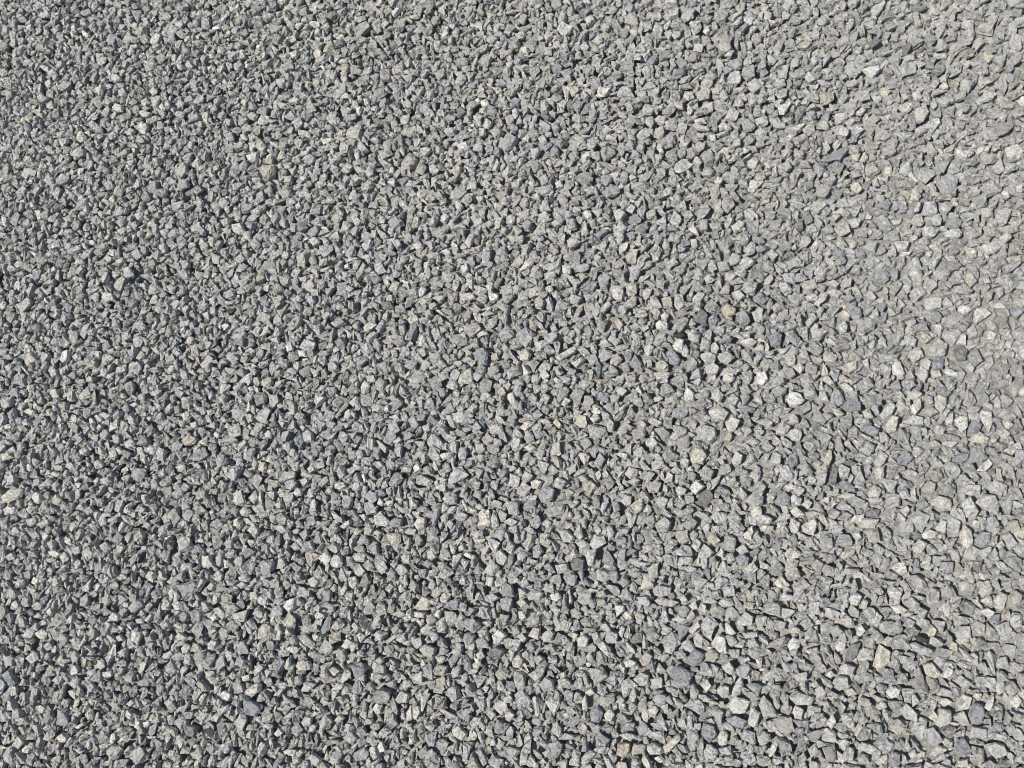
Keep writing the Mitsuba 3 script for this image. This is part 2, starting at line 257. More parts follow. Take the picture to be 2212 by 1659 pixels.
def scatter(spacing, r):
    nx, ny = int((X1 - X0) / spacing), int((Y1 - Y0) / spacing)
    q = np.stack(np.meshgrid(np.arange(nx), np.arange(ny), indexing='ij'), -1).reshape(-1, 2) + r.random((nx * ny, 2))
    q = q * spacing + [X0, Y0]
    return q[r.permutation(len(q))]
STONES_SEEN = '''
B -84,-132 -72,-121 -46,-132 -54,-153 -73,-158
G 383,696 403,709 417,696 411,667 390,669
L 387,141 398,155 414,153 420,138 417,121 401,131
T 223,-105 233,-74 248,-84 246,-101 228,-115
L -35,267 -21,274 -1,266 2,251 -12,239 -28,249
P 4,-177 17,-164 40,-169 31,-189 13,-190
L 96,-159 111,-150 137,-157 130,-170 107,-170
L 343,396 361,414 373,401 367,381 349,380 343,385
B 348,-169 359,-152 370,-154 371,-168 362,-182 351,-183
P 300,-181 310,-162 326,-165 323,-183 307,-190
L 52,-174 60,-159 71,-170 81,-190 58,-191
L 364,-209 378,-204 393,-207 393,-220 378,-227
T 320,143 335,154 355,148 352,131 336,132
B -854,-231 -847,-220 -813,-232 -823,-250 -844,-249
P 368,142 381,151 390,128 383,117 372,119
B -37,-224 -33,-205 -17,-209 -12,-222 -25,-236
T 361,94 368,106 378,100 378,80 370,71 362,76
G -405,861 -389,882 -366,866 -374,851 -394,835
B 326,-209 339,-199 347,-216 336,-228 326,-224
T -44,215 -35,234 -22,232 -16,218 -23,204 -41,206
W -18,-87 -8,-71 5,-74 6,-100 -4,-100
G 237,452 253,456 269,447 264,433 245,430
P -12,297 10,303 23,292 14,280 -7,279
P 345,476 355,486 375,483 370,466 347,462
B 379,84 392,99 403,96 401,79 387,72
D -36,138 -24,160 -11,162 -7,148 -18,131
S 363,-42 371,-33 384,-40 381,-57 366,-58
B -55,-108 -42,-95 -27,-102 -34,-116 -49,-126
G -105,104 -88,117 -76,107 -82,91 -100,89
W 117,314 123,328 139,324 147,312 138,304 122,302
B 202,300 215,312 234,308 233,293 214,290
P 199,-93 210,-81 226,-83 223,-100 203,-101
L 305,2 314,12 326,7 321,-10 307,-16
L 275,-72 285,-70 309,-81 303,-90 278,-82
B 1,-198 16,-192 33,-199 27,-212 9,-208
L -342,-183 -327,-173 -311,-191 -319,-202 -333,-195
B -214,-200 -201,-190 -191,-202 -198,-217 -212,-218
L 364,159 380,170 398,169 395,155 381,153
P 397,-4 408,9 418,4 409,-18 400,-17
T -467,377 -444,392 -438,361 -470,360
L 162,-135 171,-124 185,-125 186,-141 171,-146
P 55,-135 80,-116 92,-120 88,-127 67,-139
O -171,-264 -168,-246 -149,-244 -148,-256 -157,-267
T -1467,142 -1445,161 -1417,159 -1422,142 -1459,129
L 340,-53 348,-44 362,-43 362,-61 344,-63
W 129,103 151,115 155,107 146,88 133,92
T 346,312 353,318 364,311 362,296 354,285 346,295
D 181,-102 191,-77 206,-74 201,-92 191,-103
B 93,428 110,437 116,429 112,406 97,408
L 366,421 392,426 396,419 384,401 372,408
P -34,-247 -22,-237 -11,-246 -18,-261 -30,-262
T 293,-102 305,-98 316,-115 308,-121 295,-116
P 362,841 378,845 383,829 371,812 361,815
T 214,105 225,116 247,115 240,100 219,100
P 415,-35 422,-21 435,-23 432,-41 421,-44
W 406,281 412,287 426,287 424,266 419,253 413,267
L 23,-51 37,-34 49,-41 46,-55 27,-57
B -443,418 -421,431 -411,417 -416,395 -432,404
T 268,268 281,283 290,281 283,257 270,255
L -144,-148 -130,-136 -117,-139 -118,-156 -134,-157
P 34,-202 41,-178 54,-186 51,-198 43,-208
T -531,-50 -515,-29 -501,-32 -502,-52 -517,-53
B -82,401 -73,412 -54,389 -63,378 -75,382
G -299,-165 -289,-151 -274,-157 -273,-173 -292,-174
L 42,143 57,157 73,149 69,135 56,135
L -123,-245 -109,-240 -97,-248 -101,-258 -119,-260
L -110,-7 -101,3 -78,-1 -83,-14 -105,-15
D -250,34 -239,47 -225,41 -226,24 -244,22
L 351,21 360,24 376,19 372,8 353,8
D 381,392 394,399 402,388 397,373 385,372
L -320,-150 -300,-138 -288,-135 -293,-151 -306,-160
T 386,242 405,255 418,243 413,235 397,237
S -517,-119 -506,-110 -485,-116 -490,-131 -508,-130
P 260,284 280,307 287,300 281,287 268,277
D -32,466 -19,484 -6,470 -11,454 -30,458
L 122,755 145,761 149,746 133,734 123,739
W 370,273 378,281 390,279 388,261 380,253
P -453,-246 -440,-239 -424,-252 -434,-263 -448,-257
D -392,-118 -375,-106 -358,-113 -370,-127 -388,-124
L -108,-22 -96,-16 -67,-23 -77,-32 -100,-29
L 325,-173 342,-164 350,-183 340,-185
P 304,588 312,591 333,588 328,571 313,571
B 280,212 297,224 305,212 292,201 281,202
P 437,568 457,576 468,564 458,556 444,557
S 419,2 428,12 438,5 433,-9 422,-12
P -14,116 -2,125 14,122 12,107 -2,105
P 295,271 311,283 327,279 326,267 312,266
B 390,263 398,274 410,266 402,251 387,250
G 400,381 415,391 421,370 409,361
B 183,167 198,178 214,167 216,157 199,160
L -271,91 -255,92 -241,78 -248,69 -262,71
L -758,-108 -742,-102 -722,-120 -723,-132 -744,-121
T 335,-156 344,-141 355,-144 349,-161 338,-163
L -486,143 -471,157 -456,150 -459,135 -474,132
P -64,510 -50,513 -47,490 -58,479 -66,491
L 6,394 23,402 37,391 24,379 11,383
W 287,369 296,380 300,375 305,354 301,349 288,355
P 189,-225 199,-217 213,-220 219,-225 209,-233
P 173,-114 181,-104 198,-110 193,-121 181,-122
D 174,169 182,201 191,198 186,169
S -28,-103 -18,-93 -5,-100 -12,-115 -25,-115
L -28,192 -19,203 -5,192 -10,177 -23,179
S -490,-153 -482,-141 -463,-145 -468,-161 -486,-161
L -324,-19 -310,-10 -294,-15 -299,-28 -320,-29
P -12,-225 -3,-210 5,-221 1,-236 -10,-237
O 16,482 26,491 41,481 39,470 26,465 17,475
P -382,46 -373,57 -358,41 -365,28 -379,32
S 191,-212 203,-194 213,-198 209,-212 199,-216
L -228,-273 -214,-259 -203,-263 -214,-279 -227,-284
B 347,373 358,380 367,379 364,361 347,358
G -206,-239 -196,-232 -180,-242 -188,-253 -201,-251
P 325,497 343,508 350,492 333,480
P 14,-152 26,-132 31,-146 25,-161 11,-165
T -591,78 -574,82 -562,78 -563,64 -580,58
B 229,259 240,271 258,260 254,247 242,254
T -97,-246 -71,-225 -68,-232 -87,-253 -93,-253
T 205,367 220,376 232,378 233,364 218,357
P 245,206 258,226 268,216 260,203 252,198
L 419,92 429,98 439,80 428,71
P -560,-206 -548,-189 -532,-195 -535,-208 -553,-212
B 25,50 38,58 47,50 43,36 30,37
P -223,48 -218,58 -204,60 -209,31 -218,31
S -119,168 -104,177 -92,172 -99,156 -114,156
L -541,179 -532,190 -505,176 -515,168 -538,170
W -384,-90 -372,-78 -357,-88 -371,-102 -380,-103
S -134,-118 -120,-101 -111,-110 -116,-123 -127,-127
B -711,-95 -697,-67 -688,-71 -691,-91 -704,-104
G -372,-37 -359,-23 -348,-28 -353,-48 -366,-47
L 189,195 196,203 209,195 205,180 193,180
P 291,71 303,85 313,78 304,64 294,64
B 93,145 105,159 114,149 112,136 96,135
W 71,362 85,364 90,349 81,340 70,343
P -12,-157 -4,-148 8,-150 8,-165 -4,-167
W 237,-144 246,-135 260,-138 254,-150 244,-153
L 331,-122 342,-113 358,-125 345,-132
P -44,435 -35,446 -20,437 -24,421 -39,423
W -789,-57 -781,-45 -763,-39 -763,-58 -772,-67
P -23,397 -11,402 5,396 2,383 -15,382
S 171,-235 180,-224 187,-228 185,-245 173,-246
B 218,767 233,779 246,773 231,753 221,754
P 251,6 260,12 272,2 267,-7 253,-5
P -698,27 -691,41 -678,38 -672,24 -681,16 -695,18
B 235,-235 240,-227 251,-229 247,-245 236,-246
P -607,-152 -602,-143 -581,-151 -581,-164 -599,-163
B 390,623 408,625 417,615 409,606 394,610
S -147,-256 -143,-245 -123,-245 -125,-257 -138,-261
P -94,-92 -85,-86 -70,-91 -80,-106 -91,-103
B -1388,-209 -1376,-195 -1353,-222 -1366,-230
G 141,301 154,312 155,296 140,286 124,290
L 85,202 91,226 105,219 101,202
G 62,849 74,851 90,833 81,825 68,827
P -15,373 -1,381 11,372 5,361 -12,360
P -282,405 -252,420 -239,427 -245,412 -274,397
P 56,115 69,121 86,114 80,104 65,106
W 99,-82 108,-71 119,-75 116,-87 102,-92
P 385,600 400,606 414,594 407,587 389,590
B 33,-145 48,-142 59,-145 52,-162
T 234,157 244,170 254,162 250,148 236,149
P -237,-89 -225,-79 -216,-87 -220,-101 -234,-101
P -789,668 -766,671 -757,659 -775,640 -785,650
G -821,110 -807,118 -792,105 -796,93 -815,95
P -46,-79 -39,-68 -30,-75 -32,-94 -43,-92
W 278,931 308,935 310,926 296,910 288,921
B 360,210 373,220 386,219 383,210 371,202
L 416,595 433,603 444,593 425,582
B -474,-44 -462,-34 -445,-31 -448,-47 -463,-51
L -658,38 -643,46 -627,43 -629,28 -647,28
S 314,165 324,177 335,172 331,159 318,157
W 194,-8 204,1 214,-4 205,-20 195,-17
P -157,189 -148,201 -132,196 -133,186 -147,181
L 468,708 484,729 487,702 478,698
P 97,261 109,275 121,266 113,254 98,254
L 320,354 340,363 340,350 333,336
W 308,298 325,312 325,296 314,283 310,289
P -297,-84 -284,-75 -275,-81 -280,-95 -294,-97
S 428,113 442,116 445,101 433,95
P 18,273 25,285 41,278 35,266 21,264
L -113,-178 -103,-166 -89,-168 -92,-183
P -1006,735 -981,737 -968,715 -982,709 -998,717
T -349,-130 -335,-117 -328,-128 -333,-141 -345,-140
T -537,97 -529,111 -514,108 -516,92 -529,86
P -281,177 -271,184 -257,175 -265,161 -278,165
T -756,-160 -753,-150 -738,-147 -732,-166 -749,-168
T 289,-228 303,-212 316,-218 310,-223 296,-229
P 24,211 32,226 43,219 38,204 27,201
L -24,410 -17,430 -4,418 -7,404 -21,404
P 228,846 249,848 250,836 236,827 227,828
G -210,207 -199,227 -189,214 -199,195
D -967,-283 -960,-273 -940,-275 -944,-292 -957,-293
P 102,-180 107,-170 118,-176 115,-192 104,-190
S 287,191 298,196 310,188 305,178 294,180
L -324,947 -314,947 -304,932 -308,915 -322,914
W -52,326 -46,340 -33,327 -35,315 -49,313
P 112,106 115,116 128,107 122,90 113,93
W 306,92 319,101 332,95 323,87 309,85
L -317,60 -304,67 -297,53 -306,41 -315,44
S -89,507 -71,508 -68,487 -86,488
P -277,31 -254,35 -251,24 -271,16
S 407,518 419,523 428,508 417,498
G -655,-275 -640,-264 -626,-273 -636,-286
S -335,482 -326,490 -314,473 -321,460 -333,464
S 324,292 339,297 351,288 337,279
L 291,499 308,520 316,512 300,491
W -44,168 -35,176 -20,167 -24,163 -37,153 -42,158
L 254,582 270,594 282,590 275,573
P -3,-120 10,-112 17,-122 14,-133 3,-129
P 59,592 72,606 80,600 78,585 66,580
D -148,-87 -137,-74 -127,-72 -128,-88 -142,-93
S -158,496 -138,514 -131,510 -134,495 -151,490
B -589,98 -576,109 -558,106 -563,93 -579,91
T 253,-18 266,-15 277,-23 271,-29 260,-28
W -191,-205 -181,-192 -173,-203 -178,-216 -189,-212
L -935,-66 -923,-61 -904,-74 -909,-86 -927,-77
T -320,-88 -312,-73 -299,-74 -301,-94
S 237,-191 251,-180 261,-189 247,-197
T -268,-156 -257,-150 -245,-158 -248,-168 -265,-166
L -147,568 -134,573 -125,558 -132,545 -141,550
G 131,203 141,210 152,190 141,185
P -780,270 -768,278 -759,271 -757,254 -774,252
L 310,420 319,421 328,412 325,400 313,402
S -326,518 -315,527 -304,516 -310,499 -322,503
W -70,415 -59,426 -50,424 -52,402 -63,404
P -421,-234 -413,-224 -399,-223 -400,-234 -415,-243
D 226,125 237,133 250,129 245,119 230,118
W 130,872 151,880 156,879 140,855 130,859
O -1054,258 -1037,271 -1018,264 -1023,253 -1043,249
W -99,458 -92,465 -76,457 -78,446 -97,447
L 10,570 29,571 34,555 14,553
L 62,277 85,282 94,273 88,265
L -407,-275 -398,-270 -385,-292 -392,-299
L 21,317 31,327 41,316 33,303 24,308
P 38,638 53,647 63,644 55,629 43,624
P -917,-104 -912,-96 -895,-101 -899,-116 -911,-122
W 326,100 337,115 344,114 342,98 333,96
L -109,509 -100,512 -86,488 -104,487
B 347,322 354,332 372,321 364,313
L -663,-1 -647,3 -640,-11 -649,-22 -658,-16
L -746,-204 -733,-186 -713,-189 -728,-203
L -267,677 -248,677 -245,656 -259,653
P 44,421 65,424 75,418 64,408 51,414
P 115,149 120,154 133,147 129,136 116,136
T 323,-242 328,-232 341,-229 340,-241
S -96,847 -80,858 -77,840 -85,829 -100,836
S -701,596 -686,625 -679,618 -684,597 -696,585
T -351,416 -337,420 -327,411 -333,400 -348,400
P -34,504 -22,516 -11,510 -19,496 -33,494
P 375,-21 388,-15 398,-22 390,-31
L 119,-49 132,-38 140,-50 128,-58
S 341,770 371,785 374,774 347,764
P -6,323 6,333 16,324 7,309
P 65,-237 75,-220 79,-227 71,-245 63,-250
T 306,318 317,326 329,319 322,311 310,309
L 357,800 378,809 379,797 362,786
S 473,598 490,604 498,592 480,586
L -364,55 -357,74 -346,62 -351,45
L -264,633 -243,636 -235,627 -258,614
B -233,528 -212,550 -204,538 -212,527
L -277,-235 -267,-222 -259,-231 -264,-246
L -1346,499 -1340,522 -1320,525 -1327,507 -1331,487
B 410,305 417,320 426,306 422,300 412,297
T -482,-31 -475,-19 -460,-23 -469,-39 -480,-38
P -104,141 -96,150 -81,146 -86,134 -96,133
P -163,141 -154,153 -143,149 -144,136 -156,134
W 394,192 412,210 418,203 407,191
L -255,527 -233,518 -242,505 -257,509
B 288,663 304,671 309,661 303,650 290,655
B -671,-300 -661,-293 -649,-300 -655,-312 -669,-310
T 245,706 258,710 266,696 257,688 247,696
L 237,637 249,641 258,635 254,624 242,622
L 498,877 507,880 510,863 504,850 497,859
S -53,-159 -49,-150 -38,-159 -42,-171 -53,-170
P -394,107 -389,120 -382,115 -377,97 -388,91
P -472,650 -460,668 -448,665 -459,636
B -7,463 3,474 12,462 6,451 -6,453
T -474,539 -454,544 -442,531 -466,524
W -173,679 -161,688 -150,677 -161,664 -171,667
L -250,-43 -239,-39 -229,-47 -232,-58 -244,-54
P -904,-217 -893,-209 -877,-215 -882,-228 -897,-225
T -525,-217 -516,-213 -510,-222 -515,-236 -524,-236
P -738,-256 -730,-244 -716,-246 -718,-257 -731,-264
P 369,629 381,635 385,624 382,613 371,615
S 152,800 175,814 180,803 162,791
T 113,126 123,134 136,120 122,115
L -457,-156 -454,-146 -439,-145 -441,-160 -453,-164
P -120,-191 -108,-186 -102,-191 -109,-204 -117,-203
O 332,412 339,425 352,413 339,403
P 208,443 218,451 224,442 220,429 210,428
P 121,-233 133,-223 137,-234 126,-245
L -886,144 -870,160 -863,145 -869,129
S -876,81 -863,95 -850,83 -857,68
P -120,245 -107,252 -96,241 -103,235 -117,236
W 169,-80 176,-72 185,-76 183,-87 172,-89
S -418,253 -405,262 -391,253 -406,240
W 405,-146 417,-137 421,-145 413,-157
T -744,-7 -732,0 -720,-10 -726,-21 -738,-18
T -1441,937 -1431,960 -1407,949 -1410,936 -1426,930
L 30,-67 55,-64 56,-72 36,-76
W 204,111 210,120 226,123 222,112 214,107
B -113,999 -96,1015 -86,1008 -98,990 -112,994
P -242,71 -227,75 -214,67 -230,58
W 385,401 396,419 401,415 400,397
T -347,274 -332,287 -317,283 -335,267
S -234,-232 -224,-218 -217,-223 -220,-240
W 4,-55 9,-51 22,-68 16,-72 6,-69
T 301,-55 309,-43 317,-50 312,-60 304,-61
L -120,897 -114,908 -97,892 -103,882 -118,886
P -188,99 -178,99 -173,86 -183,72
T -1330,-128 -1317,-117 -1302,-126 -1305,-140 -1320,-137
L -636,88 -627,100 -617,87 -621,76 -635,77
T -1050,-67 -1044,-50 -1029,-57 -1029,-72 -1043,-72
T -38,-149 -25,-140 -19,-150 -26,-161
B -503,99 -497,130 -487,128 -495,97
B -163,-224 -154,-214 -139,-213 -142,-226
T -321,174 -311,179 -300,174 -307,161 -319,163
D 351,972 363,977 367,968 356,951 350,958
P -324,432 -305,439 -294,431 -312,420
L 34,511 48,516 58,502 47,495
T 478,936 488,939 496,925 486,914 482,922
P 381,641 392,656 400,641 393,632
P -1304,582 -1296,594 -1277,590 -1268,573 -1286,572
L -397,510 -391,519 -373,512 -376,494
P 25,63 38,73 47,60 34,55
P 149,-194 160,-180 164,-190 157,-203
B -301,1017 -289,1027 -278,1014 -284,1001 -297,1003
G -354,678 -342,688 -334,679 -338,662 -348,663
W 315,-118 326,-103 334,-108 325,-120
L -753,-97 -736,-82 -727,-87 -734,-103
T 130,371 142,379 151,370 142,358
T 236,291 245,297 253,280 241,277
B 387,-34 394,-25 404,-24 400,-39
P -140,-47 -135,-41 -122,-48 -130,-61 -136,-59
W -173,-32 -158,-31 -156,-39 -170,-51
L -500,300 -493,311 -474,317 -471,307 -490,299
S -397,919 -386,925 -377,912 -381,895 -392,900
P 155,451 169,464 177,459 160,440
P 363,356 368,362 384,351 382,345 367,349
L -12,749 3,760 13,750 6,741 -9,742
L 394,855 410,857 419,846 411,837
P 466,582 480,590 486,580 475,571
W 370,-158 376,-148 385,-139 382,-153 377,-162
B 213,491 228,499 240,489 227,483
P -167,-233 -154,-229 -139,-231 -147,-242
P -55,-67 -37,-51 -34,-60 -47,-73
T 467,963 478,969 483,956 473,947 468,942
G -322,773 -308,780 -300,762 -316,754
P -187,275 -182,288 -173,278 -175,262 -185,264
W -991,897 -960,904 -960,884 -977,881
W -158,-122 -150,-116 -137,-121 -142,-129 -155,-130
W -1389,142 -1384,154 -1367,149 -1364,134 -1376,128
P -670,-123 -658,-107 -645,-113 -656,-127
L -745,495 -724,505 -712,494 -731,484
B -1084,-206 -1059,-196 -1052,-210 -1074,-213
P -5,414 4,421 11,408 5,398 -4,403
G -236,111 -222,116 -222,95 -230,94
G -1151,836 -1143,852 -1124,848 -1119,832 -1137,829
P -692,330 -676,345 -665,339 -682,320
W -285,-19 -269,-14 -263,-22 -272,-30 -281,-27
L -995,-140 -983,-129 -973,-136 -976,-148 -989,-150
G -1253,277 -1238,288 -1228,275 -1231,262 -1246,264
L 503,980 512,984 517,971 514,957 505,963
P -115,279 -108,288 -88,277 -98,270
K 283,-61 288,-60 306,-65 301,-71 288,-69
D -639,530 -619,537 -611,522 -630,517
L -1276,-214 -1262,-200 -1249,-205 -1255,-222
P -780,-130 -764,-124 -749,-130 -758,-141
W -1380,441 -1376,461 -1363,463 -1360,438 -1369,432
L -1,646 19,647 22,634 5,633
L 198,715 218,727 224,718 215,707
P -17,645 -13,655 -2,656 -4,634 -15,633
B -1362,1337 -1329,1326 -1335,1293 -1350,1315
P -939,-130 -932,-121 -919,-124 -921,-138 -934,-140
P -561,39 -552,44 -542,43 -541,27 -555,28
W -418,535 -412,541 -396,534 -397,526 -411,519
P 191,503 203,508 220,500 211,492
L -389,696 -379,702 -367,694 -374,680 -387,683
P 168,311 171,327 179,327 185,309
P 12,919 26,932 35,923 25,911 14,912
L -826,91 -804,93 -791,82 -803,76
L -1209,46 -1194,55 -1180,43 -1189,31
L -371,104 -356,111 -342,104 -352,95
T -248,-285 -245,-275 -233,-273 -228,-286
L -1412,1020 -1402,1030 -1376,1005 -1385,999 -1403,1004
W -496,224 -489,229 -469,229 -471,220 -490,216
P -46,68 -36,80 -28,73 -36,58
S -655,-138 -646,-128 -636,-133 -641,-147 -650,-146
P -358,-216 -350,-208 -341,-215 -348,-226 -356,-225
W -600,-223 -593,-211 -582,-217 -586,-231 -593,-231
D 189,-136 195,-129 204,-144 199,-150
P -901,119 -889,129 -875,117 -888,108 -896,110
G -769,77 -755,88 -748,75 -755,62
T 65,98 69,103 87,102 85,93 71,93
L 97,583 106,590 117,578 108,567
P -488,296 -479,301 -466,276 -475,275
S -115,676 -98,683 -94,666 -111,663
T -1242,-314 -1232,-306 -1217,-312 -1219,-321 -1233,-324
W 201,-65 203,-52 209,-48 215,-56 208,-65
T -1116,1010 -1113,1024 -1100,1023 -1096,992 -1109,993
P -917,-261 -904,-247 -895,-251 -900,-267
L 46,243 64,247 72,241 60,233
T -1330,32 -1312,36 -1296,29 -1306,20 -1324,24
T -529,-65 -532,-56 -507,-55 -510,-66
P 156,498 171,503 179,495 175,489 161,491
P 348,233 351,239 372,237 362,228
T -228,-185 -221,-176 -216,-197 -226,-201
P -340,834 -322,837 -320,829 -331,813 -338,820
W 330,370 340,379 347,373 341,358
S -576,-62 -557,-54 -543,-61 -556,-68
B 223,-136 229,-131 240,-135 234,-144 226,-143
P -1357,1057 -1347,1066 -1324,1057 -1323,1042 -1340,1043
T -1460,117 -1447,125 -1433,121 -1434,111 -1453,104
W -1163,-90 -1153,-80 -1136,-87 -1141,-97 -1157,-96
L 192,520 205,526 215,518 209,509
T -536,-227 -528,-211 -524,-236 -535,-240
P -703,172 -682,174 -677,166 -689,159 -700,162
L -630,667 -611,667 -605,656 -613,644
B -387,956 -377,965 -364,952 -370,941 -383,945
P -28,849 -21,852 7,839 5,835 -17,839
T -1395,366 -1393,375 -1375,375 -1369,358 -1383,354
D -263,938 -254,933 -255,913 -266,912 -269,928
P 185,149 199,156 214,154 208,146
T -642,-101 -631,-94 -621,-102 -630,-114
G -733,180 -717,187 -712,176 -727,164
D -505,952 -495,960 -481,942 -494,932
L -1417,698 -1387,711 -1374,700 -1399,689
T -448,310 -437,325 -427,317 -436,302
S -692,-163 -681,-156 -668,-164 -679,-175
L 24,535 28,548 46,543 35,530
P -580,870 -565,875 -555,865 -568,852 -575,856
P -768,-306 -757,-300 -741,-302 -746,-314
L -681,282 -672,294 -660,286 -664,274 -676,274
L -1370,88 -1344,99 -1337,89 -1358,78
L -1348,-76 -1338,-64 -1324,-71 -1327,-83 -1342,-83
L -648,480 -633,502 -628,489 -639,471
T -510,49 -500,52 -490,40 -499,35 -509,38
L -284,-41 -274,-37 -263,-42 -270,-55
B 470,450 479,458 487,449 477,439
D 292,984 305,992 318,986 300,974
P 204,92 216,96 220,86 212,79
L -199,494 -184,507 -178,499 -193,482
P 360,541 374,562 380,558 366,537
P -625,254 -616,252 -599,238 -602,227 -613,236
G 93,1035 109,1028 106,1015 95,1010
L -250,389 -230,403 -226,396 -242,381
S -86,609 -80,624 -73,618 -71,602 -82,601
W -371,337 -360,342 -356,325 -363,316 -369,327
T -1493,235 -1472,239 -1460,228 -1484,219
S 207,-23 215,-8 222,-12 218,-24
P -817,1082 -805,1088 -791,1083 -792,1071 -803,1066 -814,1072
L -234,1120 -220,1127 -211,1111 -226,1102
G -724,894 -713,902 -695,879 -709,875
T -89,172 -82,192 -73,186 -75,175
T -696,310 -684,317 -678,304 -684,295 -695,298
L -113,878 -99,878 -97,864 -103,855 -113,866
D -410,553 -399,573 -389,566 -400,548
L -445,1110 -432,1118 -418,1104 -429,1096 -440,1100
B -213,637 -192,652 -184,645 -201,632
S 300,431 306,447 312,441 310,423
W -69,160 -64,168 -50,162 -55,153 -64,153
S 46,1074 69,1088 76,1082 57,1067
P -818,686 -800,690 -790,680 -803,667
D 151,644 161,645 161,624 153,623
B -620,159 -604,162 -595,151 -610,146
T -1343,143 -1332,149 -1321,138 -1325,126 -1340,130
P 356,273 369,285 369,270 360,265
P -54,404 -47,416 -41,403 -44,392 -53,394
P -559,829 -547,832 -535,817 -544,811 -556,815
T -338,237 -323,244 -313,235 -323,228
P -933,1078 -918,1081 -906,1072 -915,1056 -929,1065
S -150,174 -138,183 -128,177 -138,167
D -202,395 -195,383 -200,359 -205,368
T 208,464 219,469 228,459 225,451
T 123,-90 143,-83 145,-92 129,-94
P 91,530 102,543 107,533 99,522 91,523
P 359,874 369,875 374,858 363,855
P 278,130 289,137 294,130 286,119
T -846,1132 -838,1144 -823,1134 -824,1120 -840,1120
T 175,348 184,355 195,342 189,337
P -81,-51 -68,-44 -56,-50 -65,-57
B -520,27 -507,36 -497,28 -506,19
L -911,738 -894,755 -888,745 -902,723
B -385,188 -372,199 -363,192 -372,181
S -772,-182 -759,-177 -755,-194 -765,-197
L -625,977 -615,992 -604,981 -603,969 -620,970
L -628,210 -614,215 -604,204 -614,196
T 102,-59 110,-53 120,-58 117,-64 103,-64
L -329,326 -324,338 -314,328 -317,311
L -1413,421 -1392,423 -1383,407 -1395,400
P -341,-89 -333,-81 -322,-92 -329,-99
P -303,100 -291,110 -282,103 -287,94
P -678,-192 -671,-182 -658,-187 -662,-196 -673,-196
D 199,203 207,213 221,204 213,200
P -469,782 -452,779 -450,764 -462,761
W -588,-283 -579,-274 -571,-291 -581,-293
P -171,337 -162,344 -150,336 -159,326
T -422,554 -417,564 -407,559 -410,541 -418,543
P 106,168 118,172 122,162 111,157
O 330,-77 335,-66 343,-69 341,-81
P -1372,1137 -1367,1147 -1349,1142 -1341,1130 -1354,1124 -1366,1127
B -50,179 -44,192 -34,187 -37,175
T 181,-143 189,-141 197,-149 183,-154
L 453,492 464,495 463,481 455,475
L -327,861 -314,868 -306,850 -316,844
L 42,795 48,809 62,813 60,799
P -69,35 -66,48 -58,50 -56,42 -63,32
L -1208,-124 -1195,-110 -1187,-116 -1188,-131
P -585,-110 -564,-94 -559,-99 -579,-115
W -548,202 -537,212 -529,198 -542,191
W -787,154 -780,164 -769,160 -768,149 -783,147
L -1457,329 -1445,336 -1424,328 -1428,315
W -723,-68 -718,-61 -702,-67 -705,-74 -721,-75
L 312,443 328,449 330,440 320,433
P -1043,-98 -1031,-89 -1020,-101 -1030,-109
L -674,-248 -664,-237 -653,-243 -664,-254
T -343,-33 -331,-26 -323,-34 -332,-43
S -1192,674 -1176,687 -1169,675 -1172,658 -1183,666
P 273,-146 277,-144 283,-154 273,-163
L -650,937 -639,950 -631,930 -644,920
P -218,288 -203,297 -198,288 -210,279
T -271,315 -262,328 -251,322 -262,310
P 131,137 142,146 148,139 141,129
D 382,49 389,56 383,37 373,40
L -392,-218 -385,-210 -374,-217 -381,-227
L -902,1027 -883,1033 -872,1024 -876,1015 -896,1018
P -35,617 -24,618 -22,602 -32,597
P -1011,-121 -1001,-111 -982,-120 -990,-126
W -418,-139 -409,-130 -402,-138 -407,-146 -416,-145
T 263,750 272,768 279,754 272,747
T 342,355 356,357 360,347 347,344
W -1159,-192 -1141,-188 -1136,-197 -1148,-203 -1157,-200
W -478,601 -463,604 -461,592 -472,580
B -318,838 -298,849 -294,839 -309,828
B 247,785 254,803 264,797 260,786
O -173,466 -164,471 -156,459 -164,448
D -1092,-100 -1068,-98 -1064,-107 -1086,-109
P -685,91 -664,106 -662,97 -675,86
W -765,332 -749,345 -740,341 -757,323
K -71,432 -55,441 -46,433 -55,427
P -290,758 -278,764 -271,748 -284,743
L -999,1001 -987,1007 -971,997 -980,985 -993,990
P -413,-122 -401,-115 -395,-125 -406,-132
L -1201,744 -1186,748 -1182,721 -1193,722
P -534,538 -520,542 -505,539 -515,527
L 206,643 218,653 225,645 214,635
L -1281,1036 -1271,1040 -1244,1029 -1254,1021 -1273,1025
P -658,382 -641,383 -637,370 -655,370
P 290,-238 307,-224 319,-225 307,-231
P -1014,257 -995,268 -992,247 -1006,251
P -1436,69 -1417,82 -1409,71 -1423,61
S -366,654 -350,655 -351,640 -365,639
O -285,281 -278,290 -267,276 -272,269
P -396,-25 -385,-19 -372,-27 -384,-33
T 296,149 295,159 303,164 303,143
T 111,1062 117,1081 129,1074 125,1063
P -381,770 -361,770 -361,757 -377,757
P -1256,316 -1247,322 -1225,315 -1238,304
T 292,-176 300,-165 305,-172 302,-181
W -527,702 -517,722 -508,711 -516,697
T -22,863 -5,863 2,852 -21,854
G -787,54 -771,60 -762,49 -774,45
P -61,208 -52,217 -44,210 -50,199
P -797,-110 -794,-92 -787,-99 -788,-116 -798,-117
P -1344,1101 -1332,1107 -1320,1087 -1333,1080 -1342,1088
W -337,-58 -339,-48 -328,-47 -324,-57 -331,-63
W -1318,-341 -1308,-333 -1295,-339 -1300,-347 -1314,-347
B 81,613 93,614 96,602 85,598
T -1053,689 -1056,711 -1041,705 -1040,683
P -1281,414 -1270,422 -1258,414 -1264,403 -1275,403
P -319,1093 -307,1103 -298,1090 -313,1080
